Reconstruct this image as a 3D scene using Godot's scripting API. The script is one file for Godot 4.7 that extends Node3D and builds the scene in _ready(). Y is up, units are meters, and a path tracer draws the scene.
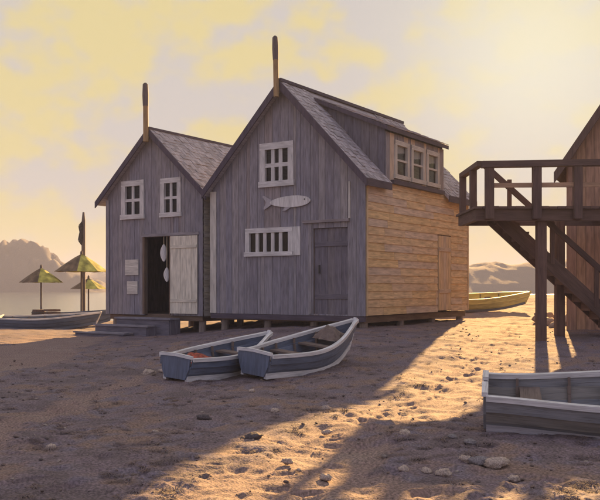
extends Node3D

# ---- camera constants: the photograph is 600 x 500, horizon at row 287, focal length 850 pixels ----
const FOCAL := 850.0
const EYE := 1.7
const SUN_TURN := 15.6      # degrees to the side of straight ahead
const SUN_RISE := 14.4      # degrees above the horizon

var rng := RandomNumberGenerator.new()
var noise_a := FastNoiseLite.new()
var noise_b := FastNoiseLite.new()
var noise_c := FastNoiseLite.new()
var tex := {}
var M := {}
var taken := {}


# ------------------------------------------------------------------ mesh building
class MB:
	var st := SurfaceTool.new()
	var uo := Vector2.ZERO
	var coloured := false
	func _init() -> void:
		st.begin(Mesh.PRIMITIVE_TRIANGLES)
	func point(p: Vector3, n: Vector3, uv: Vector2) -> void:
		st.set_normal(n)
		st.set_uv(uv + uo)
		st.add_vertex(p)
	# corners run anticlockwise seen from outside
	func quad(a: Vector3, b: Vector3, c: Vector3, d: Vector3) -> void:
		var n := (c - a).cross(d - b)
		if n.length_squared() < 1e-14:
			return
		n = n.normalized()
		var lu := maxf((b - a).length(), (c - d).length())
		var lv := maxf((d - a).length(), (c - b).length())
		var ua := Vector2(0, 0)
		var ub := Vector2(lu, 0)
		var uc := Vector2(lu, lv)
		var ud := Vector2(0, lv)
		if lv > lu:
			ub = Vector2(0, lu)
			uc = Vector2(lv, lu)
			ud = Vector2(lv, 0)
		point(a, n, ua); point(c, n, uc); point(b, n, ub)
		point(a, n, ua); point(d, n, ud); point(c, n, uc)
	func tri(a: Vector3, b: Vector3, c: Vector3) -> void:
		var n := (b - a).cross(c - a).normalized()
		point(a, n, Vector2(a.x, a.y)); point(c, n, Vector2(c.x, c.y)); point(b, n, Vector2(b.x, b.y))
	func box(at: Vector3, s: Vector3, turn := Basis()) -> void:
		var h := s * 0.5
		var p := []
		for i in 8:
			p.append(at + turn * Vector3(h.x if i & 1 else -h.x, h.y if i & 2 else -h.y, h.z if i & 4 else -h.z))
		quad(p[4], p[5], p[7], p[6])
		quad(p[1], p[0], p[2], p[3])
		quad(p[5], p[1], p[3], p[7])
		quad(p[0], p[4], p[6], p[2])
		quad(p[6], p[7], p[3], p[2])
		quad(p[0], p[1], p[5], p[4])
	func span(lo: Vector3, hi: Vector3) -> void:
		box((lo + hi) * 0.5, hi - lo)
	# a bar of section w (sideways) x h (upwards) from a to b
	func bar(a: Vector3, b: Vector3, w: float, h: float) -> void:
		var x := (b - a).normalized()
		var up := Vector3.UP if absf(x.y) < 0.95 else Vector3.BACK
		var z := x.cross(up).normalized()
		var y := z.cross(x)
		box((a + b) * 0.5, Vector3((b - a).length(), h, w), Basis(x, y, z))
	# polygon in x, y (anticlockwise), from z0 to z1 (z1 > z0)
	func prism(poly: PackedVector2Array, z0: float, z1: float) -> void:
		var ids := Geometry2D.triangulate_polygon(poly)
		for i in range(0, ids.size(), 3):
			var a := poly[ids[i]]
			var b := poly[ids[i + 1]]
			var c := poly[ids[i + 2]]
			if (b - a).cross(c - a) < 0.0:
				var s := b
				b = c
				c = s
			face(Vector3(a.x, a.y, z1), Vector3(b.x, b.y, z1), Vector3(c.x, c.y, z1), Vector3(0, 0, 1))
			face(Vector3(a.x, a.y, z0), Vector3(c.x, c.y, z0), Vector3(b.x, b.y, z0), Vector3(0, 0, -1))
		var n := poly.size()
		for i in n:
			var p := poly[i]
			var q := poly[(i + 1) % n]
			quad(Vector3(p.x, p.y, z1), Vector3(p.x, p.y, z0), Vector3(q.x, q.y, z0), Vector3(q.x, q.y, z1))
	func face(a: Vector3, b: Vector3, c: Vector3, n: Vector3) -> void:
		# grain runs upwards on prisms
		point(a, n, Vector2(a.y, a.x)); point(c, n, Vector2(c.y, c.x)); point(b, n, Vector2(b.y, b.x))
	# rings of equal size joined into a closed tube, flat shaded; rings run anticlockwise seen from the last one's end
	func loft(rings: Array, caps := true) -> void:
		var run := 0.0
		for i in rings.size() - 1:
			var r: PackedVector3Array = rings[i]
			var s: PackedVector3Array = rings[i + 1]
			var step := (s[0] - r[0]).length()
			for j in r.size():
				var k := (j + 1) % r.size()
				var n := (s[k] - r[j]).cross(s[j] - r[k])
				if n.length_squared() < 1e-16:
					continue
				n = n.normalized()
				var v0 := j * 0.37
				var v1 := v0 + (r[k] - r[j]).length()
				var v2 := v0 + (s[k] - s[j]).length()
				point(r[j], n, Vector2(run, v0)); point(s[k], n, Vector2(run + step, v2)); point(r[k], n, Vector2(run, v1))
				point(r[j], n, Vector2(run, v0)); point(s[j], n, Vector2(run + step, v0)); point(s[k], n, Vector2(run + step, v2))
			run += step
		if caps:
			for e in [0, rings.size() - 1]:
				var r: PackedVector3Array = rings[e]
				for j in range(1, r.size() - 1):
					if e == 0:
						tri(r[0], r[j + 1], r[j])
					else:
						tri(r[0], r[j], r[j + 1])
	func tube(pts: Array, radii: Array, sides := 8) -> void:
		for i in pts.size() - 1:
			var a: Vector3 = pts[i]
			var b: Vector3 = pts[i + 1]
			var d := (b - a).normalized()
			var x := d.cross(Vector3.RIGHT if absf(d.x) < 0.9 else Vector3.UP).normalized()
			var y := d.cross(x)
			var L := (b - a).length()
			for j in sides:
				var t0 := TAU * j / sides
				var t1 := TAU * (j + 1) / sides
				var n0 := x * cos(t0) + y * sin(t0)
				var n1 := x * cos(t1) + y * sin(t1)
				var ra: float = radii[i]
				var rb: float = radii[i + 1]
				var p := [a + n0 * ra, a + n1 * ra, b + n1 * rb, b + n0 * rb]
				var w := TAU * maxf(ra, rb) / sides
				point(p[0], n0, Vector2(0, j * w)); point(p[2], n1, Vector2(L, (j + 1) * w)); point(p[1], n1, Vector2(0, (j + 1) * w))
				point(p[0], n0, Vector2(0, j * w)); point(p[3], n0, Vector2(L, j * w)); point(p[2], n1, Vector2(L, (j + 1) * w))
				if i == 0 and ra > 0.001:
					tri(a, p[1], p[0])
				if i == pts.size() - 2 and rb > 0.001:
					tri(b, p[3], p[2])
	# smooth sheet: rows of points
	func sheet(rows: Array, colours := []) -> void:
		var nr := rows.size()
		var nc: int = rows[0].size()
		var norm := []
		for i in nr:
			var line := PackedVector3Array()
			line.resize(nc)
			var up: PackedVector3Array = rows[maxi(i - 1, 0)]
			var dn: PackedVector3Array = rows[mini(i + 1, nr - 1)]
			var me: PackedVector3Array = rows[i]
			for j in nc:
				line[j] = (me[mini(j + 1, nc - 1)] - me[maxi(j - 1, 0)]).cross(dn[j] - up[j]).normalized()
			norm.append(line)
		for i in nr:
			for j in nc:
				st.set_normal(norm[i][j])
				var p: Vector3 = rows[i][j]
				st.set_uv(Vector2(p.x, p.z))
				if colours.size():
					st.set_color(colours[i][j])
				st.add_vertex(p)
		for i in nr - 1:
			for j in nc - 1:
				var a := i * nc + j
				st.add_index(a); st.add_index(a + nc + 1); st.add_index(a + 1)
				st.add_index(a); st.add_index(a + nc); st.add_index(a + nc + 1)


func numbered(called: String) -> String:
	if not taken.has(called):
		taken[called] = 0
		return called
	taken[called] += 1
	return "%s_%03d" % [called, taken[called]]


func obj(called: String, mb: MB, m: Material, parent: Node3D = null, xf := Transform3D()) -> MeshInstance3D:
	var o := MeshInstance3D.new()
	o.mesh = mb.st.commit()
	o.material_override = m
	o.transform = xf
	if parent == null:
		o.name = numbered(called)
		add_child(o)
	else:
		o.name = called
		parent.add_child(o, true)
	return o


func tag(o: Node, label: String, category: String, group := "") -> void:
	o.set_meta("label", label)
	o.set_meta("category", category)
	if group:
		o.set_meta("group", group)


func thing(called: String, label: String, category: String, at := Vector3.ZERO, turn := 0.0, group := "") -> Node3D:
	var o := Node3D.new()
	o.name = numbered(called)
	add_child(o)
	o.position = at
	o.rotation.y = turn
	tag(o, label, category, group)
	return o


func structure(called: String, mb: MB, m: Material) -> MeshInstance3D:
	var o := obj(called, mb, m)
	o.set_meta("kind", "structure")
	return o


func spot(x: float, depth: float, y := 0.0) -> Vector3:
	return Vector3(x, y, -depth)


func on_ground(x: float, depth: float, sink := 0.0) -> Vector3:
	return Vector3(x, ground_height(x, depth) - sink, -depth)


# ------------------------------------------------------------------ textures and materials
func grey_image(n: int, f: Callable) -> Image:
	var img := Image.create_empty(n, n, false, Image.FORMAT_RGB8)
	for y in n:
		for x in n:
			var c = f.call(x, y)
			img.set_pixel(x, y, Color(c, c, c) if c is float else c)
	return img


func make_textures() -> void:
	var g := FastNoiseLite.new()
	g.seed = 11
	g.noise_type = FastNoiseLite.TYPE_SIMPLEX_SMOOTH
	g.frequency = 1.0
	g.fractal_octaves = 2
	var n := 512
	var wrap := func(x: float, y: float, fx: float, fy: float, z: float) -> float:
		# repeats without a seam
		var ax := TAU * x / n
		var r := fx / TAU
		return g.get_noise_3d(r * cos(ax) + z, r * sin(ax), y * fy / n)
	var wood := func(x: int, y: int) -> float:
		var yy: float = y + 9.0 * wrap.call(x, y, 3.0, 4.0, 5.0)
		var fibre: float = wrap.call(x, yy, 7.0, 95.0, 0.0)
		var band: float = wrap.call(x, yy, 3.0, 22.0, 30.0)
		var patch: float = wrap.call(x, y, 4.0, 5.0, 60.0)
		var crack: float = smoothstep(0.42, 0.62, wrap.call(x, yy, 5.0, 60.0, 90.0))
		return clampf(0.88 + 0.1 * fibre + 0.07 * band + 0.11 * patch - 0.22 * crack, 0.2, 1.0)
	var img := grey_image(n, wood)
	tex.wood = ImageTexture.create_from_image(img)
	var bump: Image = img.duplicate()
	bump.bump_map_to_normal_map(2.2)
	tex.wood_bump = ImageTexture.create_from_image(bump)
	for spec in [["grain", 21, 0.045, 5, 0.62], ["cloth", 31, 0.012, 4, 0.5]]:
		var f := FastNoiseLite.new()
		f.seed = spec[1]
		f.frequency = spec[2]
		f.fractal_octaves = spec[3]
		f.fractal_gain = spec[4]
		var im := f.get_seamless_image(1024 if spec[0] == "grain" else 512, 1024 if spec[0] == "grain" else 512)
		var nb: Image = im.duplicate()
		nb.convert(Image.FORMAT_RGB8)
		nb.bump_map_to_normal_map(6.0)
		tex[spec[0] + "_bump"] = ImageTexture.create_from_image(nb)
		im.convert(Image.FORMAT_RGB8)
		for y in im.get_height():
			for x in im.get_width():
				var v := im.get_pixel(x, y).r
				v = 0.58 + 0.42 * smoothstep(0.15, 0.85, v)
				im.set_pixel(x, y, Color(v, v, v))
		tex[spec[0]] = ImageTexture.create_from_image(im)


func plain(c: Color, rough := 0.85) -> StandardMaterial3D:
	var m := StandardMaterial3D.new()
	m.albedo_color = c.linear_to_srgb()
	m.roughness = rough
	return m


func wood(c: Color, rough := 0.85, bump := 0.6) -> StandardMaterial3D:
	var m := plain(c, rough)
	m.albedo_texture = tex.wood
	m.normal_enabled = true
	m.normal_texture = tex.wood_bump
	m.normal_scale = bump
	m.uv1_scale = Vector3(0.42, 1.5, 1)
	return m


func mottled(c: Color, rough := 0.9, scale := 0.6, which := "grain", bump := 0.5) -> StandardMaterial3D:
	var m := plain(c, rough)
	m.albedo_texture = tex[which]
	m.normal_enabled = true
	m.normal_texture = tex[which + "_bump"]
	m.normal_scale = bump
	m.uv1_triplanar = true
	m.uv1_world_triplanar = true
	m.uv1_scale = Vector3.ONE * scale
	return m


func woods(list: Array, rough := 0.85, bump := 0.6) -> Array:
	var out := []
	for c in list:
		out.append(wood(c, rough, bump))
	return out


func pick(a: Array):
	return a[rng.randi() % a.size()]


func make_materials() -> void:
	M.grey_boards = woods([Color(.325, .31, .35), Color(.3, .288, .338), Color(.36, .338, .362), Color(.315, .3, .335), Color(.345, .305, .315), Color(.29, .282, .338), Color(.375, .35, .36), Color(.27, .255, .3)])
	M.shed_boards = woods([Color(.315, .3, .34), Color(.29, .28, .33), Color(.345, .325, .35), Color(.31, .29, .325), Color(.335, .295, .31)])
	M.tan_boards = woods([Color(.82, .6, .34), Color(.83, .62, .36), Color(.8, .59, .35), Color(.82, .63, .39), Color(.77, .59, .4), Color(.84, .62, .33), Color(.73, .59, .46)])  # warm sun on the side wall put into these tones
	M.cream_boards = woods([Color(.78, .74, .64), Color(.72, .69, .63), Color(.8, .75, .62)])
	M.backing = wood(Color(.27, .215, .19))
	M.dark_trim = wood(Color(.1, .08, .115))
	M.brown_trim = wood(Color(.2, .14, .1))
	M.white = wood(Color(.8, .79, .78), 0.7, 0.3)
	M.cream = wood(Color(.88, .83, .7), 0.75, 0.4)
	M.door = woods([Color(.2, .185, .225), Color(.185, .172, .212), Color(.22, .2, .225)])
	M.roof = woods([Color(.5, .46, .49)], 0.9)
	M.mast = wood(Color(.42, .28, .14))
	M.mast_dark = wood(Color(.16, .13, .13))
	M.pile = wood(Color(.3, .25, .22))
	M.deck = woods([Color(.15, .092, .075), Color(.135, .085, .075), Color(.165, .1, .08)])
	M.house_boards = woods([Color(.46, .29, .2), Color(.42, .27, .2), Color(.48, .31, .2), Color(.43, .28, .22)])
	M.boat_blue = woods([Color(.135, .175, .265), Color(.15, .19, .28), Color(.12, .16, .245)], 0.55, 0.3)
	M.boat_inside = wood(Color(.2, .15, .13))
	M.boat_white = wood(Color(.82, .82, .84), 0.6, 0.3)
	M.boat_grey = woods([Color(.27, .285, .32), Color(.3, .285, .27), Color(.28, .29, .32)], 0.8)
	M.boat_lilac = wood(Color(.5, .48, .52), 0.7, 0.4)
	M.boat_yellow = woods([Color(.8, .77, .3), Color(.78, .75, .32), Color(.8, .74, .28)], 0.55, 0.3)
	M.red = mottled(Color(.5, .09, .05), 0.8, 1.5, "cloth")
	M.tarp = mottled(Color(.06, .05, .05), 0.7, 1.2, "cloth")
	M.rock = mottled(Color(.62, .5, .42), 0.9, 1.1)
	M.rock_grey = mottled(Color(.3, .27, .28), 0.9, 1.1)
	M.dark_stone = mottled(Color(.12, .1, .11), 0.9, 1.1)
	M.iron = plain(Color(.05, .05, .055), 0.5)
	M.rope = plain(Color(.5, .42, .28), 0.95)
	var glass := StandardMaterial3D.new()
	glass.albedo_color = Color(.06, .06, .07, .25)
	glass.transparency = BaseMaterial3D.TRANSPARENCY_ALPHA
	glass.roughness = 0.03
	glass.metallic_specular = 0.25
	M.glass = glass
	M.umbrella_lit_yellow = mottled(Color(.64, .6, .14), 0.95, 0.35, "cloth", 0.1)  # sunlit side of the canopy put into yellow
	M.umbrella_lit_yellow.backlight = Color(.7, .62, .2)
	M.umbrella_shade_brown = mottled(Color(.25, .17, .1), 0.95, 0.35, "cloth", 0.1)  # shaded side of the canopy put into brown
	M.umbrella_shade_brown.backlight = Color(.2, .13, .05)


# ------------------------------------------------------------------ the lie of the land
const STREAK_MAIN: Array = [9.9, 44.0, 11.9, 44.0, 6.60, 23.76, 5.05, 18.52, 3.98, 16.52, 2.92, 13.20, 2.12, 10.98, 1.68, 10.82, 0.98, 10.18, 0.83, 9.24, 0.79, 8.16, 0.96, 7.30, 1.14, 6.92, 1.30, 6.50, 1.08, 5.12, 0.6, 2.0, -2.2, 2.0, -1.6, 5.12, -1.34, 6.32, -1.04, 6.78, -0.81, 7.24, -0.54, 7.72, -0.27, 8.26, 0.13, 9.36, 0.50, 10.66, 0.98, 11.54, 1.71, 12.98, 2.15, 15.20, 2.94, 17.24, 4.12, 20.84, 6.23, 28.62]  # outlines of the sunlight streaks painted into the ground colour
const STREAK_LOWER: Array = [-2.73, 15.66, -3.25, 14.54, -3.34, 12.90, -3.51, 11.62, -3.63, 10.74, -3.90, 9.76, -4.10, 8.30, -4.3, 5.5, -3.5, 5.5, -3.45, 7.24, -3.22, 8.56, -3.14, 9.00, -3.00, 10.50, -2.94, 11.34, -2.84, 13.12, -2.68, 14.78]
const STREAK_UPPER: Array = [-6.6, 29.2, -7.80, 28.46, -8.95, 28.48, -8.48, 24.04, -9.09, 21.46, -9.5, 17.0, -6.03, 14.24, -5.65, 16.02, -5.67, 17.20, -5.16, 18.50, -6.15, 24.90, -6.30, 27.34]
var streaks := []


func rise(a: float, b: float, x: float) -> float:
	return smoothstep(a, b, x) if b > a else 1.0 - smoothstep(b, a, x)


func land(x: float, d: float) -> float:
	var y := .06 + .45 * rise(12, 25, d) * rise(-6, 1, x) + .35 * rise(27, 40, d) * rise(2, 8, x)
	y -= .2 * rise(28, 40, d) * rise(-4, -10, x)
	y += .4 * rise(36, 43, d) * rise(3, 9, x)
	var e := 46.0 + 2.0 * rise(0, 10, x)
	return y - 1.6 * rise(e, e + 14.0, d)


func sun_streak(x: float, d: float) -> float:
	# how far the ground here is painted pale as a sunlit streak, with less weed and pebbles (1) or not (0)
	var p := Vector2(x + 0.35 * noise_b.get_noise_2d(x * 0.8, d * 0.8), d + 0.35 * noise_b.get_noise_2d(x * 0.8 + 70, d * 0.8))
	var best := -9.0
	for poly in streaks:
		var box: Rect2 = poly.box
		if not box.grow(1.0).has_point(p):
			continue
		var near := 1e9
		var pts: PackedVector2Array = poly.points
		for i in pts.size():
			near = minf(near, p.distance_squared_to(Geometry2D.get_closest_point_to_segment(p, pts[i], pts[(i + 1) % pts.size()])))
		near = sqrt(near)
		best = maxf(best, near if Geometry2D.is_point_in_polygon(p, pts) else -near)
	if best < -1.0:
		return 0.0
	var rough := 0.22 * noise_a.get_noise_2d(x * 2.2, d * 2.2) + 0.14 * noise_a.get_noise_2d(x * 9.0, d * 9.0)
	return smoothstep(-0.07, 0.1, best + rough)


func ground_height(x: float, d: float) -> float:
	return land(x, d) + 0.055 * noise_a.get_noise_2d(x * 0.55, d * 0.55) + 0.03 * noise_a.get_noise_2d(x * 2.3 + 40, d * 2.3)


# footprints and drag marks trodden into the sand: cell -> [centre, direction, length, width, depth]
var marks := {}


func add_mark(p: Vector2, dir: Vector2, length: float, width: float, deep: float) -> void:
	for i in range(-1, 2):
		for j in range(-1, 2):
			var cell := Vector2i(floori(p.x / 0.5) + i, floori(p.y / 0.5) + j)
			if not marks.has(cell):
				marks[cell] = []
			marks[cell].append([p, dir, length, width, deep])


func tread() -> void:
	for trail in [[Vector2(9.6, 36), Vector2(5.4, 22), Vector2(3.4, 16.5), Vector2(2.0, 13.0), Vector2(1.1, 10.8), Vector2(0.4, 9.0), Vector2(-0.2, 7.0), Vector2(-0.6, 4.5)], [Vector2(0.9, 5.5), Vector2(0.6, 8.5), Vector2(1.4, 11.6), Vector2(2.9, 15.2), Vector2(4.6, 19.5)], [Vector2(-3.6, 7.5), Vector2(-3.2, 10.5), Vector2(-3.05, 13), Vector2(-2.9, 15.2)]]:
		var foot := 1.0
		for i in trail.size() - 1:
			var a: Vector2 = trail[i]
			var b: Vector2 = trail[i + 1]
			var dir := (b - a).normalized()
			var n := int((b - a).length() / 0.42)
			for k in n:
				foot = -foot
				var p := a.lerp(b, float(k) / n) + dir.orthogonal() * (0.13 * foot + rng.randf_range(-0.06, 0.06))
				add_mark(p, dir.rotated(rng.randf_range(-0.2, 0.2)), 0.15, 0.062, rng.randf_range(0.018, 0.034))
	# scuffs all about
	for i in 900:
		var d := lerpf(5.5, 26.0, pow(rng.randf(), 1.5))
		add_mark(Vector2(rng.randf_range(-0.37, 0.37) * d, d), Vector2.from_angle(rng.randf() * TAU), rng.randf_range(0.08, 0.3), rng.randf_range(0.05, 0.11), rng.randf_range(-0.014, 0.028))
	# grooves where the boats were dragged up
	for g in [[Vector2(-2.4, 13.6), Vector2(-3.3, 9.5)], [Vector2(-0.95, 14.2), Vector2(-2.3, 10.0)]]:
		var n := int((g[1] - g[0]).length() / 0.1)
		var dir: Vector2 = (g[1] - g[0]).normalized()
		for k in n:
			add_mark(g[0].lerp(g[1], float(k) / n), dir, 0.2, 0.07, 0.012 * rng.randf())


func trodden(x: float, d: float) -> float:
	var y := 0.0
	var p := Vector2(x, d)
	for m in marks.get(Vector2i(floori(x / 0.5), floori(d / 0.5)), []):
		var q: Vector2 = p - m[0]
		var r := Vector2(q.dot(m[1]) / m[2], q.dot(m[1].orthogonal()) / m[3]).length()
		if r < 1.9:
			y += m[4] * (0.45 * exp(-pow((r - 1.25) / 0.3, 2.0)) - smoothstep(1.1, 0.55, r))
	return y


func build_ground() -> void:
	tread()
	for data in [STREAK_MAIN, STREAK_LOWER, STREAK_UPPER]:
		var pts := PackedVector2Array()
		for i in range(0, data.size(), 2):
			pts.append(Vector2(data[i], data[i + 1]))
		var box := Rect2(pts[0], Vector2.ZERO)
		for p in pts:
			box = box.expand(p)
		streaks.append({"points": pts, "box": box})
	var ds := [-160.0, -60.0, -25.0, -10.0, -4.0, 0.0, 2.0, 3.5, 4.6]
	var d := 5.2
	while d < 50.0:
		ds.append(d)
		d *= 1.0054
	for e in [51.0, 54.0, 58.0, 64.0, 75.0, 95.0, 140.0, 260.0, 600.0, 1500.0, 4000.0]:
		ds.append(e)
	var xs := [-4000.0, -1500.0, -500.0, -160.0, -70.0, -40.0, -28.0, -22.0, -18.0, -15.0]
	var x := -13.0
	while x < 14.0:
		xs.append(x)
		x += 0.06 if x > -3.6 and x < 3.6 else (0.1 if x > -7.0 and x < 7.0 else 0.17)
	for e in [14.5, 17.0, 21.0, 28.0, 40.0, 70.0, 160.0, 500.0, 1500.0, 4000.0]:
		xs.append(e)
	var earth := [Color(.265, .198, .222), Color(.32, .215, .175), Color(.24, .198, .245), Color(.19, .142, .155)]
	var sand := [Color(.36, .25, .22), Color(.34, .23, .2), Color(.385, .28, .24)]  # paler ground tint standing for sunlight inside the streaks
	var rows := []
	var colours := []
	for dd in ds:
		var line := PackedVector3Array()
		var tint := PackedColorArray()
		for xx in xs:
			var far: bool = absf(xx) > 15.0 or dd > 50.0 or dd < 2.0
			var y: float = land(xx, dd) if far else ground_height(xx, dd)
			var k: float = 0.0 if far else sun_streak(xx, dd)
			if not far:
				y += 0.012 * noise_c.get_noise_2d(xx * 7.0, dd * 7.0) + 0.018 * k * noise_c.get_noise_2d(xx * 3.2, dd * 3.2) - 0.02 * k + trodden(xx, dd)
			line.append(Vector3(xx, y, -dd))
			var n1 := noise_a.get_noise_2d(xx * 1.1 + 200, dd * 1.1)
			var n2 := noise_b.get_noise_2d(xx * 3.1, dd * 2.4)
			var n3 := noise_c.get_noise_2d(xx * 6.0, dd * 6.0)
			var c: Color = earth[0].lerp(earth[1], smoothstep(-0.05, 0.4, n1 + 0.5 * n3))
			c = c.lerp(earth[2], smoothstep(0.0, 0.45, n2))
			c = c.lerp(earth[3], smoothstep(0.02, 0.36, -n1 + 0.6 * n3))
			var s: Color = sand[0].lerp(sand[1], smoothstep(-0.1, 0.4, n2 + 0.4 * n3)).lerp(sand[2], smoothstep(0.1, 0.5, n1))
			tint.append(c.lerp(s, k))
		rows.append(line)
		colours.append(tint)
	var mb := MB.new()
	mb.sheet(rows, colours)
	var m := mottled(Color.WHITE, 0.95, 0.55, "grain", 0.75)
	m.vertex_color_use_as_albedo = true
	structure("ground", mb, m)


func build_water() -> void:
	var mb := MB.new()
	mb.quad(Vector3(-4000, -.32, -40), Vector3(4000, -.32, -40), Vector3(4000, -.32, -4000), Vector3(-4000, -.32, -4000))
	var m := plain(Color(.1, .13, .16), 0.12)
	m.normal_enabled = true
	m.normal_texture = tex.cloth_bump
	m.normal_scale = 0.25
	m.uv1_triplanar = true
	m.uv1_world_triplanar = true
	m.uv1_scale = Vector3.ONE * 0.25
	structure("water", mb, m)


func build_hills() -> void:
	# far shores: long ridges rising from the water
	for h in [["headland", -290.0, -76.0, 330.0, 60.0, 36.0, 5], ["far_hills", -330.0, 30.0, 640.0, 120.0, 19.0, 9], ["hills", 20.0, 260.0, 250.0, 90.0, 19.0, 14]]:
		var rows := []
		for i in 25:
			var v := i / 24.0
			var line := PackedVector3Array()
			for j in 141:
				var u := j / 140.0
				var x: float = lerpf(h[1], h[2], u)
				var d: float = h[3] + v * h[4]
				var shape := sin(PI * v) * pow(sin(PI * clampf(u, 0.0, 1.0)), 0.8)
				var y: float = h[5] * shape * (0.75 + 0.5 * noise_a.get_noise_2d(x * 0.035 + h[6] * 31.0, d * 0.02)) + 0.13 * h[5] * shape * (0.35 - absf(noise_b.get_noise_2d(x * 0.13, d * 0.1 + h[6])))
				if h[0] == "headland":
					y += 11.0 * pow(shape, 0.6) * (0.3 - absf(noise_a.get_noise_2d(x * 0.11, d * 0.06))) + 0.8 * shape * noise_b.get_noise_2d(x * 0.5, d * 0.3)
				line.append(Vector3(x, y - 0.7, -d))
			rows.append(line)
		rows.reverse()
		for i in rows.size():
			pass
		var mb := MB.new()
		mb.sheet(rows)
		structure(h[0], mb, mottled(Color(.09, .085, .125), 0.95, 0.05))


# ------------------------------------------------------------------ carpentry
func in_hole(x: float, holes: Array) -> Array:
	var cut := []
	for r in holes:
		if x > r[0] and x < r[2]:
			cut.append([r[1], r[3]])
	cut.sort_custom(func(a, b): return a[0] < b[0])
	return cut


# upright boards between x0 and x1 from y0 up to top(x), leaving the holes [x0, y0, x1, y1] free; peak: the x where the top bends
func upright_boards(called: String, parent: Node3D, xf: Transform3D, x0: float, x1: float, y0: float, top: Callable, peak: float, holes: Array, width: float, mats: Array, joined := false) -> void:
	var cuts := [x0, x1]
	for r in holes:
		cuts.append(r[0])
		cuts.append(r[2])
	var x := x0 + width
	while x < x1 - 0.08:
		var ok := true
		for c in cuts:
			if absf(c - x) < 0.07:
				ok = false
		if ok:
			cuts.append(x)
		x += width * (1.0 if joined else rng.randf_range(0.8, 1.15))
	cuts.sort()
	var whole := MB.new()
	for i in cuts.size() - 1:
		var gap := 0.0 if joined else 0.005
		var a: float = cuts[i] + gap
		var b: float = cuts[i + 1] - gap
		if b - a < 0.02:
			continue
		var parts := in_hole((a + b) * 0.5, holes)
		var low := y0
		var runs := []
		for p in parts:
			if p[0] > low + 0.02:
				runs.append([low, p[0]])
			low = p[1]
		runs.append([low, 1e9])
		for r in runs:
			var poly := PackedVector2Array([Vector2(a, r[0]), Vector2(b, r[0])])
			if r[1] < 1e8:
				poly.append(Vector2(b, r[1]))
				poly.append(Vector2(a, r[1]))
			else:
				poly.append(Vector2(b, top.call(b)))
				if peak > a + 0.01 and peak < b - 0.01:
					poly.append(Vector2(peak, top.call(peak)))
				poly.append(Vector2(a, top.call(a)))
			if joined:
				whole.prism(poly, -0.1, 0.0)
			else:
				var mb := MB.new()
				mb.uo = Vector2(rng.randf() * 9.0, rng.randf() * 9.0)
				mb.prism(poly, 0.003, 0.026 + 0.014 * rng.randf())
				obj(called, mb, pick(mats), parent, xf)
	if joined:
		obj(called, whole, M.backing, parent, xf)


# lapped boards lying along x between y0 and y1
func lapped_boards(called: String, parent: Node3D, xf: Transform3D, x0: float, x1: float, y0: float, y1: float, holes: Array, height: float, mats: Array) -> void:
	var y := y0
	while y < y1 - 0.03:
		var hh := minf(height, y1 - y)
		var stops := [x0]
		var x := x0 + rng.randf_range(0.5, 2.6)
		while x < x1 - 0.4:
			stops.append(x)
			x += rng.randf_range(1.1, 3.0)
		stops.append(x1)
		var spans := []
		for i in stops.size() - 1:
			spans.append([stops[i], stops[i + 1]])
		for r in holes:
			if y + hh * 0.5 > r[1] and y + hh * 0.5 < r[3]:
				var kept := []
				for s in spans:
					if s[0] < r[0]:
						kept.append([s[0], minf(s[1], r[0])])
					if s[1] > r[2]:
						kept.append([maxf(s[0], r[2]), s[1]])
				spans = kept
		for s in spans:
			if s[1] - s[0] < 0.05:
				continue
			var mb := MB.new()
			mb.uo = Vector2(rng.randf() * 9.0, rng.randf() * 9.0)
			var tilt := Basis(Vector3.RIGHT, -0.075 - 0.03 * rng.randf())
			mb.box(Vector3((s[0] + s[1]) * 0.5, y + hh * 0.5, 0.022), Vector3(s[1] - s[0] - 0.006, hh + 0.012, 0.018), tilt)
			obj(called, mb, pick(mats), parent, xf)
		y += hh


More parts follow.
